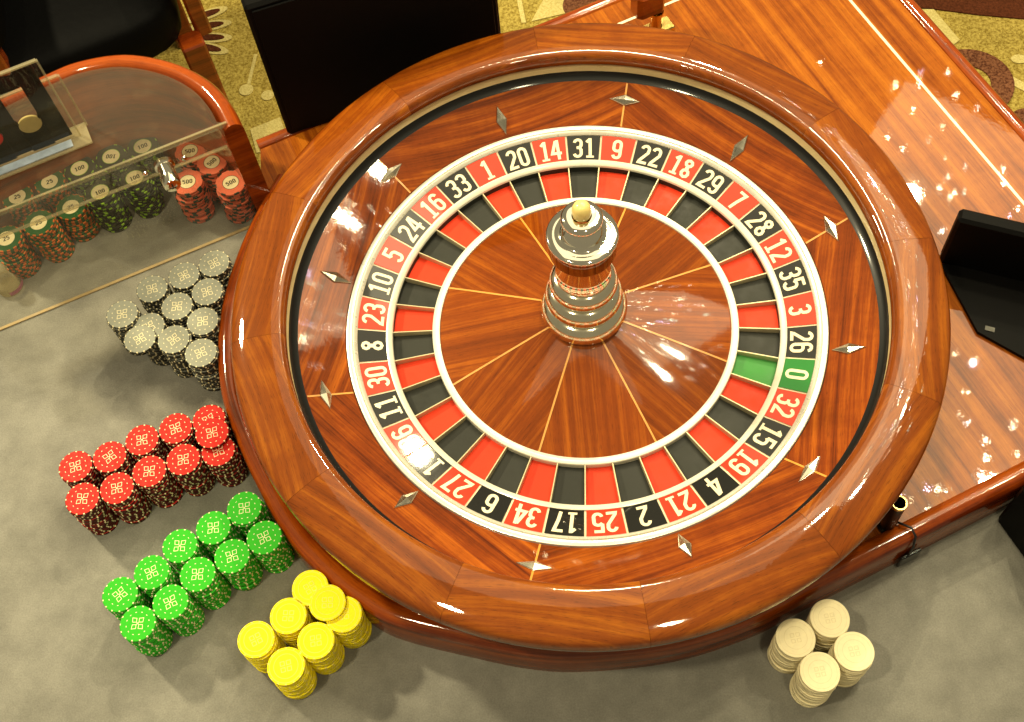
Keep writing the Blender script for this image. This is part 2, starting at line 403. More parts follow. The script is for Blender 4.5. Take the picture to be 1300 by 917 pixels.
# ------------------------------------------------------------------ stroke lettering
def arcpts(cx, cy, rx, ry, a0, a1, n=8):
    return [(cx+rx*math.cos(R(a0+(a1-a0)*k/n)), cy+ry*math.sin(R(a0+(a1-a0)*k/n))) for k in range(n+1)]
DW = .42; XC = .21; RX = .155      # glyph cell: width .42, height 1, stroke .14; strokes are centre lines
def glyph(ch):
    L, Rr, B, T = XC-RX, XC+RX, .07, .93
    if ch == '0': return [(arcpts(XC, T-.17, RX, .17, 180, 0)+arcpts(XC, B+.17, RX, .17, 0, -180), True)]
    if ch == '1': return [([(XC-.13, T-.14), (XC-.02, T-.02), (XC+.05, T+.01)][:2]+[(XC+.03, T)], False), ([(XC+.03, 1.0), (XC+.03, 0.10)], False), ([(XC-.15, .05), (XC+.19, .05)], False, .10)]
    if ch == '2': return [(arcpts(XC, T-.17, RX, .17, 175, 0)+[(Rr-.01, .60), (L+.02, .16), (L, B), (Rr+.04, B)], False)]
    if ch == '3': return [(arcpts(XC, T-.17, RX, .17, 170, 0)+[(Rr-.01, .62), (XC+.08, .53), (XC-.05, .52)], False), ([(XC+.07, .52), (Rr-.01, .42)]+arcpts(XC, B+.17, RX, .17, 0, -170), False)]
    if ch == '4': return [([(XC+.03, .96), (L-.03, .32), (Rr+.08, .32)], False), ([(XC+.09, 1.0), (XC+.09, 0)], False)]
    if ch == '5': return [([(Rr+.02, T), (L+.01, T), (L, .56)], False), ([(L, .53)]+arcpts(XC, .49, RX, .13, 120, 0, 5)+arcpts(XC, B+.17, RX, .17, 0, -170), False)]
    if ch == '6': return [(arcpts(XC, T-.17, RX, .17, 10, 180)+arcpts(XC, B+.17, RX, .17, 180, 360)+arcpts(XC, .44, RX, .14, 0, 150, 6), False)]
    if ch == '7': return [([(L-.03, T), (Rr, T), (XC+.02, .42), (XC-.05, 0)], False)]
    if ch == '8': return [(arcpts(XC, T-.15, RX*.93, .15, -90, 270)[:-1]+[], True), (arcpts(XC, B+.18, RX, .18, -90, 270)[:-1], True), ([(XC-RX*.55, .53), (XC+RX*.55, .53)], False, .20)]
    if ch == '9': return [([(2*XC-x, 1-y) for x, y in glyph('6')[0][0]], False)]
def ribbon(path, w, closed):
    n = len(path); P = [Vector(p) for p in path]; Lf = []; Rt = []
    for i in range(n):
        if closed: a, c = P[i-1], P[(i+1) % n]
        else: a, c = P[max(i-1, 0)], P[min(i+1, n-1)]
        t1 = (P[i]-a); t2 = (c-P[i])
        t1 = t1.normalized() if t1.length > 1e-9 else t2.normalized(); t2 = t2.normalized() if t2.length > 1e-9 else t1
        t = (t1+t2).normalized(); nrm = Vector((-t.y, t.x)); k = max(.55, nrm.dot(Vector((-t1.y, t1.x))))
        Lf.append(P[i]+nrm*w/2/k); Rt.append(P[i]-nrm*w/2/k)
    q = []
    for i in range(n if closed else n-1):
        j = (i+1) % n; q.append((Rt[i], Rt[j], Lf[j], Lf[i]))
    return q
def text_quads(txt, h, wscale=1.0, gap=.10, stroke=.13):
    """quads ((x,y)*4, layer) of text centred on the origin, height h"""
    tot = len(txt)*DW+(len(txt)-1)*gap; out = []; x0 = -tot/2
    for ch in txt:
        for li, g in enumerate(glyph(ch)):
            for q in ribbon(g[0], g[2] if len(g) > 2 else stroke, g[1]):
                out.append(([((x0+p.x)*h*wscale, (p.y-.5)*h) for p in q], li))
        x0 += DW+gap
    return out

# ================================================================== SETTING
AX = R(28.2)                        # direction of the table's long edges
A = Vector((math.cos(AX), math.sin(AX))); Bv = Vector((math.sin(AX), -math.cos(AX)))   # Bv points towards the players
FLOOR = -.75
g = MB(); g.prism([(-5, -3), (5, -3), (5, 6), (-5, 6)], FLOOR-.05, FLOOR, 'carpet_gold')
carpet = tag(g.build('carpet', smooth=0), kind='structure', label='gold patterned carpet on the floor behind the table')
def motif(name, mat, polys, z=.004):
    g = MB()
    for P in polys:
        P = [(p[0], p[1]) for p in P]
        ar = sum(P[i][0]*P[(i+1) % len(P)][1]-P[(i+1) % len(P)][0]*P[i][1] for i in range(len(P)))
        g.prism(P if ar > 0 else P[::-1], FLOOR+.001, FLOOR+z, mat)
    return g.build(name, carpet, smooth=0)
F_ = lambda px, py: at(px, py, FLOOR)
def ring_poly(c, r0, r1, a0, a1, n=22):
    o = [(c[0]+r1*math.cos(R(a0+(a1-a0)*k/n)), c[1]+r1*math.sin(R(a0+(a1-a0)*k/n))) for k in range(n+1)]
    i = [(c[0]+r0*math.cos(R(a0+(a1-a0)*k/n)), c[1]+r0*math.sin(R(a0+(a1-a0)*k/n))) for k in range(n+1)]
    return o+i[::-1]
def disc_poly(c, rx, ry=None, rot=0, n=24):
    ry = ry or rx; return [(c[0]+rx*math.cos(2*PI*k/n)*math.cos(rot)-ry*math.sin(2*PI*k/n)*math.sin(rot), c[1]+rx*math.cos(2*PI*k/n)*math.sin(rot)+ry*math.sin(2*PI*k/n)*math.cos(rot)) for k in range(n)]
motif('carpet_swirl', 'carpet_brown', [ring_poly(F_(1232, 105), .042, .090, -75, 195)])
motif('carpet_swirl', 'carpet_brown', [disc_poly(F_(1228, 98), .018)], .003)
motif('carpet_swirl', 'carpet_brown', [disc_poly(F_(1310, 165), .055)])
motif('carpet_panel', 'carpet_maroon', [[F_(1140, 10), F_(1180, 12), F_(1240, 20), F_(1330, 28), F_(1330, -160), F_(1100, -160)]])
motif('carpet_stem', 'carpet_light', [[F_(1165, 13), F_(1185, 13), F_(1218, 52), F_(1205, 62)]], .003)
motif('carpet_stem', 'carpet_light', [[F_(1283, 97), F_(1310, 112), F_(1310, 122), F_(1283, 108)]], .003)
motif('carpet_dot', 'carpet_light', [disc_poly(F_(1294, 76), .018, .012)], .003)
motif('carpet_swirl', 'carpet_brown', [disc_poly(F_(745, 8), .055, .05)])
motif('carpet_stem', 'carpet_light', [[F_(690, 0), F_(712, -10), F_(735, 14), F_(675, 28)]], .003)
motif('carpet_stem', 'carpet_light', [[F_(655, -5), F_(661, -5), F_(668, 30), F_(662, 30)]], .003)
motif('carpet_dot', 'carpet_light', [disc_poly(F_(313, 115), .016)], .003)
motif('carpet_dot', 'carpet_light', [disc_poly(F_(340, 122), .014)], .003)
motif('carpet_stem', 'carpet_light', [[F_(323, 70), F_(327, 70), F_(318, 108), F_(314, 108)]], .003)
motif('carpet_stem', 'carpet_light', [[F_(318, 165), F_(356, 150), F_(370, 190), F_(326, 195)]], .003)
for k, (px, py, an) in enumerate([(262, 20, 25), (266, 34, 12), (267, 49, 0), (264, 62, -14)]):
    c = F_(px, py)
    motif('carpet_petal', 'carpet_light', [disc_poly(c, .052, .015, R(an))], .003)
    motif('carpet_petal', 'carpet_maroon', [disc_poly(c, .034, .009, R(an))], .005)

# ------------------------------------------------------------------ table
table = empty('roulette_table')
tag(table, 'roulette table with grey felt, glossy mahogany wheel deck and rounded wooden rails', 'table')
DZ = .05                            # deck height above the felt
RZ_ = .064                          # rail top
L1p = Vector((-.44, .29)); L2p = Vector((.49, .425))
def isect(p, d, q, e):
    den = d.x*e.y-d.y*e.x; t = ((q.x-p.x)*e.y-(q.y-p.y)*e.x)/den; return p+d*t
corner = isect(L1p, A, L2p, Bv)
# rail: outer edge traced at rail height
outer = [at(x, y, .058) for x, y in [(352, 222), (322, 275), (298, 330), (282, 385), (276, 436), (279, 491), (292, 539.5), (325.6, 617), (366, 687), (417, 741), (458, 772), (503, 795), (600, 819), (672, 833), (745, 836), (859, 823)]]
outer = [(p.x, p.y) for p in outer]
ro = at(960, 791, .058); rd = A
t_end = (ro.x, ro.y)
# fair curve from the arc into the straight run
line = lambda t: (ro.x+rd.x*t, ro.y+rd.y*t)
L2x = isect(Vector((ro.x, ro.y)), rd, L2p, Bv); tx = (L2x-Vector((ro.x, ro.y))).dot(rd)
outer += [line(t) for t in (0, .06, .16, .30, .40, tx)]
outer = smooth_path(outer, 6)
HW = .0125
rail_c = offset_path(outer, HW)
g = MB(); sweep(g, rail_c, bull(HW, -.0, RZ_), 'mahogany_rail'); g.build('rail', table, 40)
# felt top
def along(p, d, t): return (p.x+d.x*t, p.y+d.y*t)
tubw = .0125
tub_px = [(-120, 190), (-60, 152), (0, 122), (55, 95), (100, 77), (160, 68), (220, 78), (265, 100), (292, 128), (308, 158)]
TZ = .21
tub = [(p.x, p.y) for p in (at(x, y, TZ-.006) for x, y in tub_px)]
tub = smooth_path(tub, 5)
tub_c = offset_path(tub, -tubw)
feltpoly = [(-1.6, -1.1), along(corner, Bv, 2.0), tuple(corner), (L1p.x, L1p.y)] + tub_c[::-1] + [(-1.6, tub_c[0][1])]
g = MB(); g.prism(feltpoly, -.045, 0, 'felt', 'dark_wood'); g.build('felt_top', table, 0)
# deck sheet inside the rail
def along(p, d, t): return (p.x+d.x*t, p.y+d.y*t)
front = [q for q in rail_c]
deckpoly = front + [tuple(L2x), tuple(corner), (L1p.x, L1p.y), (L1p.x+.012, L1p.y-.07)]
deckpoly = [q for q in deckpoly]
NW = .020
g = MB(); g.prism(deckpoly, .0005, DZ, 'mahogany_deck', 'mahogany_rail', uvdir=AX-PI/2); g.build('deck', table, 0)
for nm, p0, p1 in (('nosing', along(L1p, A, -.0), along(corner, A, .0)), ('nosing', tuple(corner), tuple(L2x))):
    d = (Vector(p1)-Vector(p0)).normalized(); o = Vector((-d.y, d.x))*(NW/2+.0008)
    c0 = Vector(p0)+o; c1 = Vector(p1)+o
    if nm == 'nosing' and p0 == tuple(corner): c0 = c0 - d*0.0
    g = MB(); sweep(g, [tuple(c0+(c1-c0)*k/24) for k in range(25)], bull(NW/2, -.02, DZ+.002), 'mahogany_rail'); g.build('nosing', table, 40)
# white inlay lines
for p0, d, t0, t1 in ((corner - A*.058, Bv, .036, (L2x-corner).length-.03), (corner + Bv*.036, A, -.80, -.058)):
    g = MB(); q0 = Vector(p0)+Vector(d)*t0; q1 = Vector(p0)+Vector(d)*t1; o = Vector((-d.y, d.x))*.0019
    pts = [tuple(q0-o), tuple(q1-o), tuple(q1+o), tuple(q0+o)]
    g.prism(pts, DZ-.001, DZ+.0005, 'inlay_white'); g.build('inlay_line', table, 0)
# tub wall (rounded wooden wall of the chip well)
g = MB(); sweep(g, tub_c, [(-tubw, 0), (-tubw, TZ-.014)]+[(tubw*math.cos(PI-PI*k/8), TZ-.014+.014*math.sin(PI-PI*k/8)) for k in range(1, 8)]+[(tubw, TZ-.014), (tubw, 0)], 'red_wood'); g.build('chip_well_wall', table, 40)

# ================================================================== ROULETTE BOWL
bowl = empty('roulette_bowl', (0, 0, DZ))
tag(bowl, 'large round glossy mahogany roulette bowl with rim, ball track and diamond studs', 'roulette bowl')
Zb = ZR-DZ                          # number ring plane in bowl coordinates
def zz(prof, dz=Zb): return [(r, z+dz) for r, z in prof]
rim_prof = [(.383, -.006), (.388, .008), (.3935, .026), (.3975, .042), (.3985, .050), (.3986, .0565), (.3974, .0605), (.3946, .0634), (.3895, .0653), (.379, .0674), (.365, .0694), (.353, .0699), (.3445, .0694), (.3405, .0684), (.3380, .0665), (.3368, .0635), (.3363, .0560), (.3366, .0520), (.3392, .0492), (.3420, .0480)]
for k in range(12):
    a0 = R(10.3+30*k); am = a0+R(15)
    uvf = lambda r, a, s, am=am: (r*math.sin(a-am), r*math.cos(a-am)+s*.25)
    g = MB(); g.lathe(zz(rim_prof), 'mahogany', 14, a0+.0004, a0+R(30)-.0004, uvfun=uvf); g.build('rim_segment', bowl, 50)
g = MB(); g.lathe(zz([(.290, -.0595), (.304, -.057), (.320, -.044), (.346, -.025), (.376, -.0105), (.384, -.0055), (.384, .03), (.345, .046)]), 'mahogany_rail', 96); g.build('bowl_body', bowl, 50)
g = MB(); g.lathe(zz([(.3425, .0485), (.3400, .0472), (.3372, .0388)]), 'track_cream', 128); g.build('ball_track', bowl, 20)
g = MB(); g.lathe(zz([(.3372, .0388), (.3355, .0358), (.3320, .0325), (.3284, .0303)]), 'gloss_black', 128); g.build('track_shoulder', bowl, 20)
ST0, ST1 = (.3284, .0303), (.2785, .0040)
slope = math.atan2(ST0[1]-ST1[1], ST0[0]-ST1[0])
def st_z(r): return ST1[1]+(r-ST1[0])*math.tan(slope)
for k in range(6):
    a0 = R(81.4+60*k); am = a0+R(30)
    uvf = lambda r, a, s, am=am: (r*math.sin(a-am), r*math.cos(a-am))
    g = MB(); g.lathe(zz([ST0, (.316, st_z(.316)), (.303, st_z(.303)), (.290, st_z(.290)), ST1, (.2782, .0)]), 'mahogany_stator', 22, a0+.0002, a0+R(60)-.0002, uvfun=uvf); g.build('stator_panel', bowl, 40)
    g = MB(); w = .0011
    P = []
    for r in (.3275, .2787):
        for s in (-w, w):
            P.append((r*math.cos(a0)-s*math.sin(a0), r*math.sin(a0)+s*math.cos(a0), st_z(r)+Zb+.0004))
    g.v = P; g.face((0, 2, 3, 1), 'inlay_wood'); g.build('inlay_line', bowl, 0)
# diamonds: four-sided studs, alternately across and along
def diamond_mesh():
    g = MB(); Lh, Wh, H = .0195, .0070, .0046
    base = [(Lh, 0, 0), (0, Wh, 0), (-Lh, 0, 0), (0, -Wh, 0)]
    low = [(x*1.0, y*1.0, -.002) for x, y, z in base]; step = [(x*1.0, y*1.0, .0010) for x, y, z in base]; ins = [(x*.9, y*.86, .0018) for x, y, z in base]
    g.v = low+step+ins+[(0.0, 0, H)]
    for i in range(4):
        j = (i+1) % 4
        g.face((i, j, 4+j, 4+i), 'nickel'); g.face((4+i, 4+j, 8+j, 8+i), 'nickel'); g.face((8+i, 8+j, 12), 'nickel')
    return g.mesh('diamond_stud', 0)
dm = diamond_mesh()
for k in range(12):
    a = R(81.4-30*k); tang = k % 2 == 0; r = .3085 if tang else .2985
    e_r = Vector((math.cos(a)*math.cos(slope), math.sin(a)*math.cos(slope), math.sin(slope))); e_t = Vector((-math.sin(a), math.cos(a), 0)); n = e_r.cross(e_t)
    o = bpy.data.objects.new('diamond_stud', dm); COL.objects.link(o); o.parent = bowl
    X, Y = (e_t, -e_r) if tang else (e_r, e_t)
    MM = Matrix((X, Y, n)).transposed().to_4x4(); MM.translation = Vector((r*math.cos(a), r*math.sin(a), st_z(r)+Zb+.0003))
    o.matrix_local = MM

# ================================================================== ROTOR
rotor = empty('wheel_rotor', (0, 0, ZR-.03))
tag(rotor, 'spinning roulette wheel head with numbered ring, coloured pockets and tall chrome turret', 'roulette wheel')
Zk = .03
ORDER = [0, 32, 15, 19, 4, 21, 2, 25, 17, 34, 6, 27, 13, 36, 11, 30, 8, 23, 10, 5, 24, 16, 33, 1, 20, 14, 31, 9, 22, 18, 29, 7, 28, 12, 35, 3, 26]
REDS = {1, 3, 5, 7, 9, 12, 14, 16, 18, 19, 21, 23, 25, 27, 30, 32, 34, 36}
PHI = R(-15.85); STEP = 2*PI/37
RO, RI, ZI = .265, .2324, -.0083
nz = lambda r: ZI+(r-RI)/(RO-RI)*(-ZI)
g = MB(); g.lathe(zz([(.2775, -.004), (.2776, .0035), (.2768, .0048), (.2740, .0056), (.2712, .0050), (.2705, .0040)], Zk), 'satin_ring', 160); g.build('outer_ring', rotor, 40)
g = MB(); g.lathe(zz([(.2702, .0028), (.2699, .0042), (.2690, .0049), (.2670, .0038), (.2651, .0010)], Zk), 'satin_ring', 160); g.build('outer_ring', rotor, 40)
g = MB(); g.lathe(zz([(.2706, .0034), (.2650, -.0012), (.2320, -.0094)], Zk), 'digit_cream', 160); g.build('number_ring_base', rotor, 40)
g = MB(); g.lathe(zz([(.2328, -.0088), (.2325, -.0070), (.2312, -.0066), (.2278, -.0080), (.2258, -.0100), (.2252, -.0125)], Zk), 'ring_white', 160); g.build('pocket_ring', rotor, 30)
g = MB(); g.lathe(zz([(.2252, -.0125), (.2253, -.0230)], Zk), 'pocket_black', 160); g.build('pocket_wall', rotor, 30)
g = MB(); g.lathe(zz([(.1786, -.0225), (.1786, -.0122), (.1778, -.0112), (.1722, -.0108), (.1702, -.0116), (.1697, -.0150)], Zk), 'ring_white', 160); g.build('cone_ring', rotor, 30)
def sector(mb, a, half_w0, half_w1, r0, z0, r1, z1, mat, n=5, thick=.0012, rows=1):
    """conical sector plate; half widths are metres cut back at the joints"""
    for zt, flip in ((0, False),):
        grid = []
        for q in range(rows+1):
            t = q/rows; r = r0+(r1-r0)*t; z = z0+(z1-z0)*t; h = STEP/2-(half_w0+(half_w1-half_w0)*t)/r
            grid.append([(r*math.cos(a+h-2*h*k/n), r*math.sin(a+h-2*h*k/n), z) for k in range(n+1)])
        mb.quadstrip_grid(grid, mat, flip=True)
        # edges
        low = [[(p[0], p[1], p[2]-thick) for p in row] for row in grid]
        loop = grid[0]+[row[-1] for row in grid[1:]]+grid[-1][::-1][1:]+[row[0] for row in grid[1:-1]][::-1]
        lol = low[0]+[row[-1] for row in low[1:]]+low[-1][::-1][1:]+[row[0] for row in low[1:-1]][::-1]
        b = len(mb.v); L = len(loop); mb.v += loop+lol
        for i in range(L):
            j = (i+1) % L; mb.face((b+i, b+j, b+L+j, b+L+i)[::-1], mat)
for i, num in enumerate(ORDER):
    a = PHI-STEP*i; cname = 'green' if num == 0 else ('red' if num in REDS else 'black')
    g = MB(); sector(g, a, .0012, .0012, RO-.0002, nz(RO-.0002)+Zk+.0003, RI+.0003, nz(RI+.0003)+Zk+.0003, 'tile_'+cname, 6, .0012, 2)
    tile = g.build('number_tile', rotor, 20)
    tile['label'] = f'{cname} tile with the number {num}'
    g = MB(); rm = (RO+RI)/2-.0002; sl = math.atan2(-ZI, RO-RI)
    for q, li in text_quads(str(num), .0262, 1.08, .10, .135):
        idx = []
        for x, y in q:
            r = rm+y*math.cos(sl); an = a-x/r
            idx.append(len(g.v)); g.v.append((r*math.cos(an), r*math.sin(an), nz(r)+Zk+.0003+.00012+li*.00003))
        g.face(idx, 'digit_cream')
    g.build('number_print', tile, 0)
    g = MB(); sector(g, a, .0002, .0002, .2251, -.0212+Zk, .1787, -.0195+Zk, 'pocket_'+cname, 5, .001, 1); g.build('pocket_floor', rotor, 20)
def fret_mesh():
    g = MB(); r0, r1 = .2252, .1787; w = .0009
    prof = [(-w, -.0225), (-w, -.0128), (-w*.6, -.0122), (w*.6, -.0122), (w, -.0128), (w, -.0225)]
    g.quadstrip_grid([[(r, o, z+Zk) for o, z in prof] for r in (r1, (r0+r1)/2, r0)], 'fret_metal')
    return g.mesh('fret', 40)
fm = fret_mesh()
for i in range(37): link_mesh('fret', fm, rotor, rz=PHI-STEP*(i+.5))
# cone
CP = [(.1698, -.0135), (.150, -.0082), (.120, -.0010), (.090, .0062), (.065, .0122), (.040, .0180)]
for k in range(8):
    a0 = R(-16.3+45*k); am = a0+R(22.5)
    uvf = lambda r, a, s, am=am: (r*math.cos(a-am), r*math.sin(a-am))
    g = MB(); g.lathe(zz(CP, Zk), 'mahogany_cone', 14, a0+.0002, a0+R(45)-.0002, uvfun=uvf); g.build('cone_panel', rotor, 40)
    g = MB(); w = .0011; 
    rows = []
    for r, z in CP: rows.append([(r*math.cos(a0)-s*math.sin(a0), r*math.sin(a0)+s*math.cos(a0), z+Zk+.0004) for s in (-w, w)])
    g.quadstrip_grid(rows, 'inlay_wood', flip=True); g.build('inlay_line', rotor, 0)
# turret
turret = bpy.data.objects.new('turret', None); COL.objects.link(turret); turret.parent = rotor; turret.location = (0, 0, Zk)
body = [(.0440, .0130)]
for R0, z0, a_, lo, hi in ((.0350, .0290, .0142, -62, 78), (.0305, .0575, .0130, -48, 78), (.0262, .0845, .0118, -48, 74)):
    body += [(R0+a_*math.cos(R(lo+(hi-lo)*k/12)), z0+a_*1.05*math.sin(R(lo+(hi-lo)*k/12))) for k in range(13)]
body += [(.0296, .0985), (.0306, .1000), (.0308, .1020), (.0300, .1040), (.0286, .1075), (.0274, .1140), (.0268, .1220), (.0268, .1300), (.0274, .1380), (.0284, .1440), (.0300, .1480), (.0315, .1500)]
g = MB(); g.lathe(body, 'gold_chrome', 72); g.build('turret_column', turret, 40)
for k in range(16):
    g = MB(); a0 = 2*PI*k/16; g.lathe([(.0335, .1502), (.0362, .1510), (.0366, .1560), (.0366, .1690), (.0362, .1722), (.034, .1728)], 'mahogany_cone', 5, a0+.006, a0+2*PI/16-.006, uvfun=lambda r, a, s: (s, r*a)); g.build('wood_stave', turret, 40)
g = MB(); g.lathe([(.0355, .1500), (.0355, .1725)], 'brass', 64); g.build('stave_core', turret, 40)
g = MB(); g.lathe([(.0350, .1728), (.0374, .1732), (.0380, .1750), (.0377, .1772), (.0362, .1784), (.0300, .1790), (.0240, .1796), (.0226, .1810), (.0218, .1840), (.0196, .1880), (.0160, .1910), (.0138, .1935), (.0132, .1960), (.0146, .1985), (.0190, .2005), (.0214, .2030), (.0220, .2058), (.0214, .2086), (.0192, .2106), (.0150, .2114), (.0104, .2116)], 'chrome', 64); g.build('turret_cap', turret, 50)
g = MB(); g.lathe([(.0085, .2112), (.0094, .2135), (.0099, .2170), (.0100, .2200), (.0096, .2240), (.0085, .2272), (.0066, .2296), (.0040, .2312), (.0016, .2318), (.0001, .2319)], 'ivory', 32); g.build('ball_knob', turret, 60)

# ================================================================== CHIPS
def chip_mesh(name, rad, th, body, spot, spots, seg=56, wide=1, top_spot=True, edge_mat=None):
    g = MB(); rings = [(rad-.0004, 0), (rad, .0004), (rad, th-.0004), (rad-.0005, th), (rad*.93, th), (rad*.90, th)]
    per = seg//spots; em = edge_mat or body
    issp = lambda i: (i % per) < wide
    b = len(g.v)
    for r, z in rings: g.v += [(r*math.cos(2*PI*i/seg), r*math.sin(2*PI*i/seg), z) for i in range(seg)]
    for q in range(len(rings)-1):
        for i in range(seg):
            j = (i+1) % seg
            g.face((b+q*seg+i, b+q*seg+j, b+(q+1)*seg+j, b+(q+1)*seg+i), spot if issp(i) and (q < 3 or (top_spot and q == 3)) else (em if q < 3 else body))
    g.face([b+(len(rings)-1)*seg+i for i in range(seg)], body); g.face([b+i for i in range(seg)][::-1], body)
    return g.mesh(name, 50)
def knot_mesh(name, th, mat, s=.0060, w=.00062, dots=12, dr=.0125):
    """looped-square knot and a ring of small dashes"""
    g = MB()
    def quad(pts, z):
        b = len(g.v); g.v += [(x, y, z) for x, y in pts]; g.face((b, b+1, b+2, b+3), mat)
    z = th+.00006; gp = .0009; li = 0
    for sx in (-1, 1):
        for sy in (-1, 1):
            x0, x1, y0, y1 = .0014, .0061, .0014, .0061
            loop = [(sx*x0, sy*y0), (sx*x1*.92, sy*y0), (sx*x1, sy*y1), (sx*x0, sy*y1*.92)]
            if sx*sy < 0: loop = loop[::-1]
            for q in ribbon(loop, w, True): quad([tuple(p) for p in q], z)
    for q in ribbon([(-.0014, -.0014), (.0014, .0014)], w, False)+ribbon([(-.0014, .0014), (.0014, -.0014)], w, False):
        li += 1; quad([tuple(p) for p in q], z+.00003*li)
    for k in range(dots):
        a = 2*PI*(k+.5)/dots; d = Vector((math.cos(a), math.sin(a))); t = Vector((-d.y, d.x)); c = d*dr
        quad([tuple(c-d*.0004-t*.0008), tuple(c+d*.0004-t*.0008), tuple(c+d*.0004+t*.0008), tuple(c-d*.0004+t*.0008)], z)
    return g.mesh(name, 0)
def circle_emblem(name, th, mat, rings=((.0118, .0004),), s=.0055):
    g = MB(); z = th+.00006
    for r, w in rings:
        for q in ribbon([(r*math.cos(2*PI*k/40), r*math.sin(2*PI*k/40)) for k in range(40)], w, True):
            b = len(g.v); g.v += [(p.x, p.y, z) for p in q]; g.face((b, b+1, b+2, b+3), mat)
    gp = .0019; w = .0008
    for sx in (-1, 1):
        for sy in (-1, 1):
            loop = [(sx*gp*.6, sy*gp*.6), (sx*s, sy*gp*.6), (sx*s, sy*s), (sx*gp*.6, sy*s)]
            if sx*sy < 0: loop = loop[::-1]
            for q in ribbon(loop, w, True):
                b = len(g.v); g.v += [(p.x, p.y, z) for p in q]; g.face((b, b+1, b+2, b+3), mat)
    return g.mesh(name, 0)
def inlay_mesh(name, th, rad, txt, ring_mat):
    g = MB(); z = th+.00006; n = 40
    b = len(g.v); g.v += [(rad*math.cos(2*PI*k/n), rad*math.sin(2*PI*k/n), z) for k in range(n)]; g.face(range(b, b+n), 'chip_cream')
    for q in ribbon([((rad+.0003)*math.cos(2*PI*k/n), (rad+.0003)*math.sin(2*PI*k/n)) for k in range(n)], .0007, True):
        b = len(g.v); g.v += [(p.x, p.y, z+.00003) for p in q]; g.face((b, b+1, b+2, b+3), ring_mat)
    for q, li in text_quads(txt, .0066, 1.25, .14, .17):
        b = len(g.v); g.v += [(x, y, z+.00006+li*.00003) for x, y in q]; g.face((b, b+1, b+2, b+3), 'ink')
    return g.mesh(name, 0)
TH = .0033; CR = .0197
KIND = {
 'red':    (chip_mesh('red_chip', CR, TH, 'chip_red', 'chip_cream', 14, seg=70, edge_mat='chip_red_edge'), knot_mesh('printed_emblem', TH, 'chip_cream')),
 'green':  (chip_mesh('green_chip', CR, TH, 'chip_green', 'chip_cream', 14, seg=70), knot_mesh('printed_emblem', TH, 'chip_cream')),
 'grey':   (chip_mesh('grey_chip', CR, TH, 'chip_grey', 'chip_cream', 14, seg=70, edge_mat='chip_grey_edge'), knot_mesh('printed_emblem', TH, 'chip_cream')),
 'yellow': (chip_mesh('yellow_chip', .0200, TH, 'chip_yellow', 'chip_yellow_print', 14), circle_emblem('printed_emblem', TH, 'chip_yellow_print', ((.0130, .0005), (.0176, .0005)))),
 'white':  (chip_mesh('white_chip', .0203, TH, 'chip_white', 'chip_white', 14), circle_emblem('printed_emblem', TH, 'chip_ivory_print', ((.0118, .0006), (.0172, .0004)), .0048)),
 'pink':   (chip_mesh('pink_chip', .0203, TH, 'chip_pink', 'chip_teal', 7, wide=3, seg=56), inlay_mesh('value_inlay', TH, .0105, '500', 'ink')),
 'black':  (chip_mesh('black_chip', .0203, TH, 'chip_black', 'chip_lime', 7, wide=2, seg=56), inlay_mesh('value_inlay', TH, .0115, '100', 'chip_lime')),
 'dark_green': (chip_mesh('dark_green_chip', .0203, TH, 'chip_dark_green', 'chip_orange', 14, wide=2, seg=56), inlay_mesh('value_inlay', TH, .0112, '25', 'chip_dark_green')),
}
rc = random.Random(11)
ORDL = ['leftmost', 'second-left', 'middle', 'second-right', 'rightmost']
ORD = ['first', 'second', 'third', 'fourth', 'fifth', 'sixth']
def chip(kind, x, y, z, label, group, rz=None, top=False, tilt=None):
    me, em = KIND[kind]
    o = link_mesh(kind+'_chip', me, None, (x, y, z), rc.uniform(0, 2*PI) if rz is None else rz)
    if tilt: o.rotation_euler = (tilt[0], tilt[1], o.rotation_euler[2])
    tag(o, label, 'casino chip', group)
    if top: link_mesh('value_inlay' if kind in ('pink', 'black', 'dark_green') else 'printed_emblem', em, o)
    return o
def stack(kind, px, py, n, where, rz=0.0, shift=None, jit=.00055, zref=None):
    """px,py: photo pixel of the centre of the stack's top face"""
    zt = n*TH; P = at(px, py, zt)
    dx = rc.uniform(-1, 1)*.0006; dy = rc.uniform(-1, 1)*.0006
    for k in range(n):
        t = k/(n-1) if n > 1 else 0
        x = P.x+dx*(1-t)+rc.gauss(0, jit)*(k < n-1); y = P.y+dy*(1-t)+rc.gauss(0, jit)*(k < n-1)
        last = k == n-1
        lab = (f'{kind.replace("_", " ")} chip on top of {where}' if last else f'{kind.replace("_", " ")} chip low in {where}')
        chip(kind, x, y, k*TH+.00002*k, lab, f'{kind.replace("_", " ")} chips in stacks', rz=(rz if last else None), top=last)
    return P, zt+.00002*n
# red: two rows of five along the table
redb = [(95.8, 592.5, 20, .35), (139.2, 580.2, 20, .75), (180.3, 558.8, 20, .22), (222.9, 544.1, 20, .42), (265.3, 533.2, 20, .6)]
redf = [(104.5, 633.3, 20, .05), (148.4, 620, 20, .25), (189.5, 598.5, 20, .12), (232.6, 583.6, 20, .2), (277, 572.4, 19, .4)]
for i, (x, y, n, rz) in enumerate(redb): stack('red', x, y, n, f'the {ORDL[i]} stack of the red back row', rz)
for i, (x, y, n, rz) in enumerate(redf): stack('red', x, y, n, f'the {ORDL[i]} stack of the red front row', rz)
P = at(269.2, 549.6, 21*TH); chip('red', P.x, P.y, 20*TH+.0006, 'loose red chip lying across the two red stacks nearest the wheel', 'red chips in stacks', .3, True, (R(.6), R(0)))
greb = [(152.3, 754.8, 20, .8), (192.3, 726.8, 20, .5), (228.3, 693.2, 20, .05), (270.8, 670.2, 20, .15), (310.2, 645.2, 20, .2)]
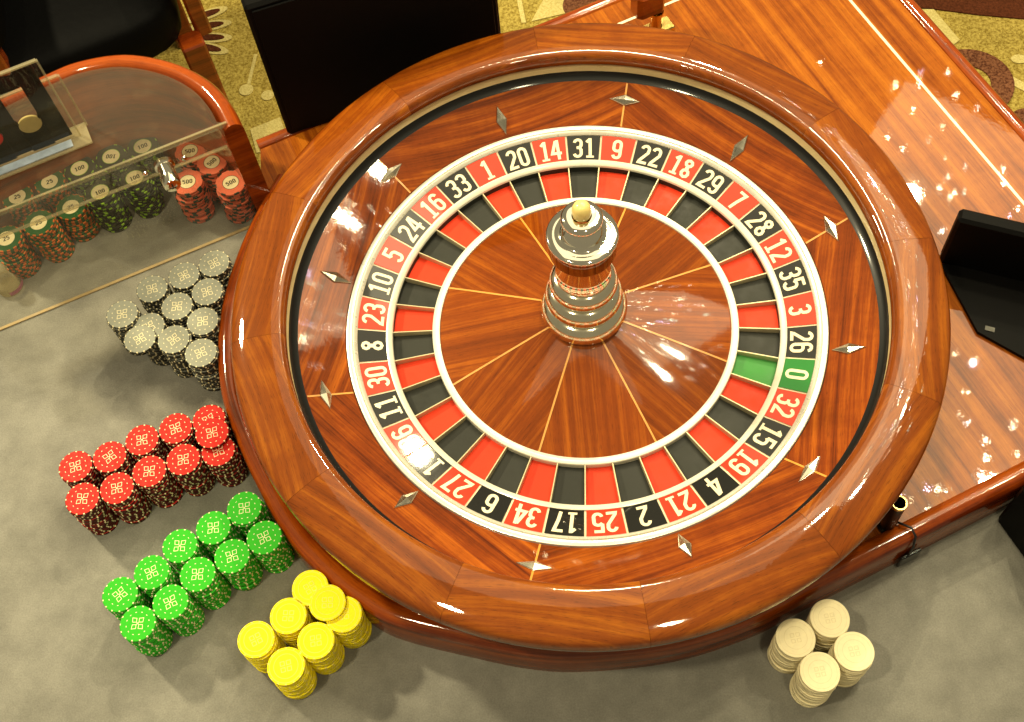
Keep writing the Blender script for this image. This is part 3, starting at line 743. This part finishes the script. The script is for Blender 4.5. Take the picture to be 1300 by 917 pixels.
gref = [(174.8, 791.7, 20, .05), (216.3, 764.6, 20, .5), (250.8, 729.2, 20, .1), (294.5, 706.2, 20, .35), (335.4, 682.5, 20, .5)]
for i, (x, y, n, rz) in enumerate(greb): stack('green', x, y, n, f'the {ORDL[i]} stack of the bright green back row', rz)
for i, (x, y, n, rz) in enumerate(gref): stack('green', x, y, n, f'the {ORDL[i]} stack of the bright green front row', rz)
grey = [(155, 399, 22, .2, 'the leftmost grey stack'), (193, 367, 20, .35, 'the grey stack second from the left in the back row'), (233.5, 350, 20, .55, 'the grey stack third from the left in the back row'), (271.7, 334.5, 20, .55, 'the rearmost grey stack beside the wheel rim'),
        (189, 415, 20, .6, 'the grey stack under the slipped chip'), (224.7, 389, 20, .1, 'the grey stack in the middle of the group'), (263, 370.5, 20, .4, 'the second grey stack from the back along the wheel'),
        (220.4, 431, 20, .75, 'the grey stack in front of the middle one'), (257.3, 408, 20, .15, 'the third grey stack from the back along the wheel'), (255, 448, 20, .5, 'the foremost grey stack beside the wheel rim')]
for x, y, n, rz, w in grey: stack('grey', x, y, n, w, rz)
P = at(177.6, 430.6, 21*TH); chip('grey', P.x, P.y, 20*TH+.0006, 'grey chip slipped sideways off the top of its stack', 'grey chips in stacks', .65, True, (R(-.5), R(.5)))
yel = [(393.8, 746.3, 20, .6, 'the rearmost yellow stack'), (436, 780, 20, .2, 'the yellow stack nearest the wheel rail'), (366, 782, 20, .0, 'the yellow stack behind the leftmost one'), (325, 812, 20, .55, 'the leftmost yellow stack'), (401, 813.5, 20, .2, 'the yellow stack in front of the overlapping chip'), (363, 846, 20, .3, 'the foremost yellow stack')]
for x, y, n, rz, w in yel: stack('yellow', x, y, n, w, rz)
P = at(415.7, 765.3, 21*TH); chip('yellow', P.x, P.y, 20*TH+.0006, 'yellow chip lying across the two rear yellow stacks', 'yellow chips in stacks', .1, True, (R(.3), 0))
whi = [(1010, 810, 22, .2, 'the leftmost white stack'), (1053.6, 785, 22, .2, 'the white stack nearest the wheel'), (1084.5, 827, 22, .2, 'the rightmost white stack'), (1041, 853, 22, .2, 'the foremost white stack')]
for x, y, n, rz, w in whi: stack('white', x, y, n, w, rz)
# chips locked away in the well
for x, y, n, rz, w in [(293, 232, 20, .6, 'the rightmost pink stack under the acrylic'), (269, 206, 20, .9, 'the middle pink stack under the acrylic'), (238, 231, 20, .2, 'the front pink stack beside the lock'), (241, 192, 20, .2, 'the pink stack behind the lock')]:
    stack('pink', x, y, n, w, rz, jit=.0012)
for x, y, n, rz, w in [(171, 226, 20, .5, 'the black stack nearest the lock'), (127, 244, 20, .5, 'the left black stack of the front row'), (181, 186, 20, .5, 'the rightmost black stack of the back row'), (141, 199, 20, PI, 'the middle black stack of the back row'), (101, 214, 20, .5, 'the leftmost black stack of the back row')]:
    stack('black', x, y, n, w, rz, jit=.0012)
for x, y, n, rz, w in [(8, 303, 20, .5, 'the leftmost dark green stack of the front row'), (49, 283, 20, .5, 'the middle dark green stack of the front row'), (90, 263, 16, .5, 'the short dark green stack of the front row'), (63, 231, 20, .4, 'the right dark green stack of the back row'), (22, 250, 20, .4, 'the left dark green stack of the back row')]:
    stack('dark_green', x, y, n, w, rz, jit=.0012)

# ================================================================== ACRYLIC COVER
cover = empty('acrylic_chip_cover', (0, 0, 0))
tag(cover, 'clear locked acrylic cover over the stacked chips, set inside the curved wooden wall', 'chip cover')
e0 = at(-130, 322, TZ); e1 = at(288, 157, TZ)
fd = Vector((e1.x-e0.x, e1.y-e0.y)).normalized(); fn = Vector((fd.y, -fd.x))       # fn points to the players
inner = offset_path(tub, -2*tubw-.002)
lidpoly = [(e0.x, e0.y), (e1.x, e1.y)] + [q for q in inner[::-1] if (Vector(q)-Vector((e1.x, e1.y))).dot(fn) < -.008]
def panel(name, M4, sx, sy, sz, mat, edge):
    g = MB(); g.box(M4, sx, sy, sz, mat)
    o = g.build(name, cover, 0); return o
g = MB(); g.prism(lidpoly, TZ-.005, TZ, 'acrylic', 'acrylic_edge', bmat='acrylic'); g.build('lid', cover, 0)
Mf = Matrix(((fd.x, -fn.x, 0, 0), (fd.y, -fn.y, 0, 0), (0, 0, 1, 0), (0, 0, 0, 1)))
def fbox(name, s0, s1, d0, d1, z0, z1, mat, ch=0, parent=cover):
    """box in the front panel's frame: s along the panel from the right corner to the left (positive), d outwards"""
    c = Vector((e1.x, e1.y))-fd*(s0+s1)/2+fn*(d0+d1)/2
    g = MB(); g.box(Matrix.Translation((c.x, c.y, (z0+z1)/2)) @ Mf, abs(s1-s0), abs(d1-d0), z1-z0, mat, ch); return g.build(name, parent, 0)
Lf = (Vector((e1.x, e1.y))-Vector((e0.x, e0.y))).length
fbox('front_panel', 0, Lf, -.005, -.0005, .001, TZ-.0055, 'acrylic')
fbox('front_lip', .012, Lf, .0005, .004, TZ-.034, TZ-.0008, 'acrylic')
fbox('panel_edge', .010, Lf, .0004, .0046, TZ-.0365, TZ-.0344, 'acrylic_edge')
fbox('panel_edge', 0, Lf, -.0030, .0000, TZ+.0004, TZ+.0018, 'acrylic_edge')
fbox('panel_edge', 0, Lf, -.0045, -.0006, .0002, .0022, 'seam_tan')
fbox('panel_edge', -.0005, .0035, -.0055, .0005, .003, TZ-.006, 'acrylic_edge')
# right side panel running back to the wall
fbox('side_panel', .0, .004, -.075, -.006, .001, TZ-.0055, 'acrylic')
# lock
Q = at(207, 206, TZ-.020); so = -(Vector((Q.x, Q.y))-Vector((e1.x, e1.y))).dot(fd)
lk = Vector((e1.x, e1.y))-fd*so+fn*.0045
lock = bpy.data.objects.new('cam_lock', None); COL.objects.link(lock); lock.parent = cover; lock.location = (lk.x, lk.y, TZ-.020)
ML = Matrix(((fd.x, 0, fn.x, 0), (fd.y, 0, fn.y, 0), (0, -1, 0, 0), (0, 0, 0, 1))) @ Matrix.Scale(1.3, 4)
g = MB(); g.lathe([(.0095, 0), (.0095, .004), (.0078, .005), (.0078, .016), (.0083, .0165), (.0083, .027), (.0074, .0285), (.0040, .0286), (.0038, .0275), (.0001, .0275)], 'chrome', 28, M4=ML); g.build('lock_barrel', lock, 40)
g = MB(); g.box(ML @ Matrix.Translation((0, 0, .0282)), .0012, .005, .0016, 'cable'); g.build('keyhole', lock, 0)
for s in (-1, 1):
    g = MB(); g.lathe([(.0068, 0), (.0066, .0018), (.005, .0024), (.0001, .0026)], 'acrylic_clear', 20, M4=ML @ Matrix.Translation((s*.019, 0, 0))); g.build('screw_washer', lock, 40)
    g = MB(); g.lathe([(.0028, .0024), (.0024, .0042), (.0001, .0048)], 'chrome', 14, M4=ML @ Matrix.Translation((s*.019, 0, 0))); g.build('screw', lock, 40)

# ================================================================== SAMPLE CHIP STAND on the lid
hb = at(93, 172, TZ+.004); hd = Vector(A); hn = Vector(Bv)
HH = .135
stand = empty('chip_display_stand', (hb.x, hb.y, TZ+.002))
tag(stand, 'upright black chip display stand with clear slots on the acrylic lid', 'display stand')
MS = Matrix(((-hd.x, hn.x, 0, 0), (-hd.y, hn.y, 0, 0), (0, 0, 1, 0), (0, 0, 0, 1)))   # x to the left along the table, y to the players
pw, sw = .030, .027                 # bar and slot widths
xs = 0.0
slots = []
for k in range(5):
    w = .022 if k == 0 else .020
    g = MB(); g.box(MS @ Matrix.Translation((xs+w/2, 0, .004+(HH-.008)/2)), w, .003, HH-.008-.002, 'black_plastic', .0006); g.build('black_bar', stand, 0)
    xs += w
    if k < 4: slots.append(xs+sw/2); xs += sw
# black foot of every slot, hollowed like a U
for sx in slots:
    g = MB(); n = 10; h0, h1 = .003, .058
    top = [(sx-sw/2+.0002+ (sw-.0004)*i/n, h1-math.sqrt(max(0, (sw/2)**2-((i/n-.5)*sw)**2))) for i in range(n+1)]
    for i in range(n):
        (xa, za), (xb, zb) = top[i], top[i+1]
        b = len(g.v); g.v += [tuple(MS @ Vector(q)) for q in [(xa, .0015, h0), (xb, .0015, h0), (xb, .0015, zb), (xa, .0015, za), (xa, -.0015, h0), (xb, -.0015, h0), (xb, -.0015, zb), (xa, -.0015, za)]]
        for f in ((0, 3, 2, 1), (4, 5, 6, 7), (3, 7, 6, 2)): g.face([b+q for q in f], 'black_plastic')
    g.build('slot_foot', stand, 0)
g = MB(); g.box(MS @ Matrix.Translation((xs/2-.003, .0038, HH/2)), xs+.008, .0030, HH, 'acrylic_clear'); g.build('front_sheet', stand, 0)
g = MB(); g.box(MS @ Matrix.Translation((xs/2-.003, -.0105, HH*.33)), xs+.030, .0030, HH*.66, 'acrylic_clear'); g.build('back_sheet', stand, 0)
for (cx, cz, sx_, sz_) in ((xs/2-.003, HH+.0006, xs+.009, .0022), (-.0080, HH/2, .0020, HH)):
    g = MB(); g.box(MS @ Matrix.Translation((cx, .0038, cz)), sx_, .0042, sz_, 'acrylic_edge'); g.build('sheet_edge', stand, 0)
for (cx, cz, sx_, sz_) in ((xs/2-.003, HH*.66+.0006, xs+.030, .0020), (-.0190, HH*.33, .0020, HH*.66)):
    g = MB(); g.box(MS @ Matrix.Translation((cx, -.0105, cz)), sx_, .0042, sz_, 'acrylic_edge'); g.build('sheet_edge', stand, 0)
g = MB(); g.box(MS @ Matrix.Translation((xs/2-.003, .004, .0012)), xs+.030, .034, .0024, 'acrylic_edge'); g.build('stand_base', stand, 0)
plain('paper_blue', (.30, .36, .46), .6, var=.3, vscale=60)
g = MB(); g.box(MS @ Matrix.Translation((xs/2+.004, .0115, .0034)), xs, .011, .0012, 'paper_blue'); g.build('paper_strip', stand, 0)
for sx, mt, lab in ((slots[0], 'gold', 'dull gold sample chip in the right slot of the black display stand'), (slots[1], 'red', 'red sample chip in the left slot of the black display stand')):
    g = MB(); MC = MS @ Matrix.Translation((sx, .0002, .0262)) @ Matrix.Rotation(R(-90), 4, 'X')
    if mt == 'gold':
        me = chip_mesh('gold_chip', .0133, .0030, 'chip_gold', 'chip_gold', 14)
    else: me = chip_mesh('red_sample_chip', .0133, .0030, 'chip_red', 'chip_red', 14)
    o = bpy.data.objects.new(mt+'_sample_chip', me); COL.objects.link(o)
    base = Matrix.Translation((hb.x, hb.y, TZ+.002))
    o.matrix_world = base @ MS @ Matrix.Translation((sx, -.0013, .0455)) @ Matrix.Rotation(R(-90), 4, 'X')
    tag(o, lab, 'casino chip')

# ================================================================== WIN MARKER (clear dolly)
Pm = at(14, 364, .0)
mk = empty('win_marker', Pm); tag(mk, 'small clear knobbed win marker with a pink label on the felt', 'marker')
g = MB(); g.lathe([(.0001, .0004), (.0165, .0004), (.0172, .003), (.0170, .012), (.0150, .016), (.0100, .019), (.0072, .024), (.0070, .028), (.0100, .033), (.0112, .039), (.0095, .045), (.0050, .048), (.0001, .049)], 'acrylic_edge', 32); g.build('marker_body', mk, 50)
plain('label_pink', (.42, .13, .22), .5, var=.4, vscale=400)
g = MB(); g.lathe([(.0176, .0035), (.0176, .0105)], 'label_pink', 18, R(-70), R(40)); g.build('marker_label', mk, 40)

# ================================================================== DISPLAYS
def slab(name, p, d, n, w, h, th, z0, label, cat, stand=True):
    """upright panel: p bottom left corner, d along, n thickness direction (away from the viewer)"""
    root = empty(name, (p.x, p.y, z0)); tag(root, label, cat)
    MM = Matrix(((d.x, n.x, 0, 0), (d.y, n.y, 0, 0), (0, 0, 1, 0), (0, 0, 0, 1)))
    g = MB(); g.box(MM @ Matrix.Translation((w/2, th/2, h/2)), w, th, h, 'black_plastic', .004); g.build('housing', root, 0)
    return root, MM
pd = Vector((-.404, .312)); dd_ = Vector((math.cos(R(22)), math.sin(R(22)))); nn = Vector((-dd_.y, dd_.x))
# width until the photo's right edge
def projx(X):
    v = np.array(X)-CPOS; z = v@_d; return 650+FPX*(v@_r)/z
wd = next(t for t in np.arange(.1, .6, .002) if projx((pd.x+dd_.x*t, pd.y+dd_.y*t, .20)) > 630)
r1, MM = slab('display_screen', pd, dd_, nn, wd, .243, .022, DZ, 'large upright black screen standing behind the wheel', 'screen')
g = MB(); g.box(MM @ Matrix.Translation((wd/2, -.0015, .125)), wd-.016, .003, .222, 'black_plastic', .0008); g.build('back_cover', r1, 0)
p2 = at(1191, 335, DZ); q2 = at(1300, 300, .144); d2 = Vector((q2.x-p2.x, q2.y-p2.y)).normalized(); n2 = Vector((-d2.y, d2.x))
r2, MM = slab('display_screen', p2, d2, n2, .26, .095, .02, DZ+.0005, 'low black screen on the deck to the right of the wheel', 'screen')
pc = at(1243, 427, DZ+.004); lx = (Vector((pc.x, pc.y))-Vector((p2.x, p2.y))).dot(d2); ly = -(Vector((pc.x, pc.y))-Vector((p2.x, p2.y))).dot(n2)
bpl = [at(x, y, DZ) for x, y in [(1193, 338), (1240, 424), (1330, 474), (1350, 352)]]  # flat plate, outline widened left and back in place of the screen's deck shadow
g = MB(); g.prism([(q.x-p2.x, q.y-p2.y) for q in bpl], 0, .005, 'black_plastic'); g.build('base_plate_with_shade', r2, 0)
g = MB(); g.box(MM @ Matrix.Translation((lx+.010, -ly+.012, .0056)), .011, .006, .0008, 'sticker'); g.build('sticker', r2, 0)
p3 = at(1263, 660, 0); d3 = Vector(A); b3 = Vector(Bv)
r3, MM = slab('display_screen', Vector((p3.x, p3.y))+b3*.16, d3, -b3, .14, .102, .16, .0005, 'black box standing on the felt at the right edge beside the rail', 'box')
g = MB(); g.box(MM @ Matrix.Translation((.07, -.001, .05)), .12, .002, .08, 'black_plastic', .0006); g.build('front_cover', r3, 0)

# ================================================================== SMALL THINGS ON THE DECK
tp = at(1125, 668, DZ); 
tb = empty('cable_tube', (tp.x, tp.y, DZ)); tag(tb, 'short black upright tube with a brass mouth beside the wheel rim', 'tube')
g = MB(); g.lathe([(.0105, .0003), (.0105, .004), (.0082, .006), (.0080, .066)], 'gloss_black', 28); g.build('tube_body', tb, 40)
g = MB(); g.lathe([(.0084, .0655), (.0087, .068), (.0082, .0705), (.0068, .0705), (.0064, .067)], 'brass', 28); g.build('brass_mouth', tb, 40)
g = MB(); g.lathe([(.0064, .0672), (.0062, .030), (.0001, .0295)], 'cable', 28); g.build('tube_bore', tb, 40)
# wire and tag hung over the rail
wp = at(1152, 672, RZ_); w2 = Vector((wp.x, wp.y))
t0 = (w2-Vector((ro.x, ro.y))).dot(rd); base = Vector((ro.x, ro.y))+rd*t0; inw = Vector((-rd.y, rd.x))
hang = empty('hanging_tag', (base.x, base.y, 0)); tag(hang, 'dark tag hanging over the rail on a black wire loop', 'tag')
pts = []
for o, z in [(.028, DZ+.002), (.0265, DZ+.010), (.021, RZ_+.004), (.0125, RZ_+.0055), (.003, RZ_+.002), (-.0035, RZ_-.008), (-.0042, RZ_-.022), (-.0042, .030)]:
    pts.append((inw.x*o+rd.x*(.004*math.sin(o*200)), inw.y*o+rd.y*(.004*math.sin(o*200)), z))
g = MB(); g.tube(pts, .0014, 'cable', 8); g.build('wire', hang, 60)
MT = Matrix(((rd.x, inw.x, 0, 0), (rd.y, inw.y, 0, 0), (0, 0, 1, 0), (0, 0, 0, 1)))
g = MB(); g.box(MT @ Matrix.Translation((0, -.0045, .020)), .026, .004, .026, 'gloss_black', .001); g.build('tag_plate', hang, 0)
# lamp bracket at the back of the deck
bp = at(832, 40, DZ)
br = empty('lamp_bracket', (bp.x, bp.y, DZ)); tag(br, 'brass clamp with a dark wooden knob on the deck behind the wheel', 'bracket')
MBk = Matrix.Rotation(AX, 4, 'Z')
g = MB(); g.box(MBk @ Matrix.Translation((.005, 0, .0045)), .040, .024, .008, 'brass', .0015); g.build('clamp_plate', br, 0)
g = MB(); g.lathe([(.009, .008), (.009, .012), (.0075, .014), (.0075, .034), (.010, .036), (.010, .040)], 'brass', 24); g.build('clamp_post', br, 40)
g = MB(); g.box(MBk @ Matrix.Translation((-.012, .004, .064)), .042, .030, .046, 'red_wood', .006); g.build('wooden_knob', br, 0)

# ================================================================== CHAIRS behind the table
def chair(x, y, rz, label):
    root = empty('casino_chair', (x, y, FLOOR)); root.rotation_euler = (0, 0, rz); tag(root, label, 'chair', 'chairs behind the table')
    def cushion(name, cx, cy, cz, sx, sy, sz, rx=0):
        g = MB(); n = 12; rows = []
        for i in range(n+1):
            th = PI*i/n-PI/2; row = []
            for k in range(25):
                ph = 2*PI*k/24; e = .35
                f = lambda v: math.copysign(abs(v)**e, v)
                row.append(tuple(Matrix.Translation((cx, cy, cz)) @ Matrix.Rotation(rx, 4, 'X') @ Vector((sx/2*f(math.cos(th))*f(math.cos(ph)), sy/2*f(math.cos(th))*f(math.sin(ph)), sz/2*f(math.sin(th))))))
            rows.append(row)
        g.quadstrip_grid(rows, 'leather', flip=True); g.build(name, root, 60)
    cushion('seat', 0, 0, .46, .50, .48, .12)
    cushion('backrest', 0, .25, .78, .50, .11, .52, R(-10))
    cushion('armrest', -.27, .0, .62, .09, .46, .09); cushion('armrest', .27, .0, .62, .09, .46, .09)
    for sx in (-1, 1):
        for sy in (-1, 1):
            g = MB(); g.box(Matrix.Translation((sx*.24, sy*.21, .205)), .045, .045, .41, 'red_wood', .004); g.build('leg', root, 0)
    for sx in (-1, 1):
        g = MB(); g.box(Matrix.Translation((sx*.27, -.18, .49)), .03, .035, .20, 'red_wood', .004); g.build('arm_support', root, 0)
    return root
c1 = at(120, -20, FLOOR+.5)
chair(c1.x-.150, c1.y+.02, R(28), 'black leather chair with wooden legs directly behind the chip well')
c2 = at(-120, 60, FLOOR+.5)
chair(c2.x-.12, c2.y+.02, R(20), 'black leather chair at the left edge, behind the display stand')
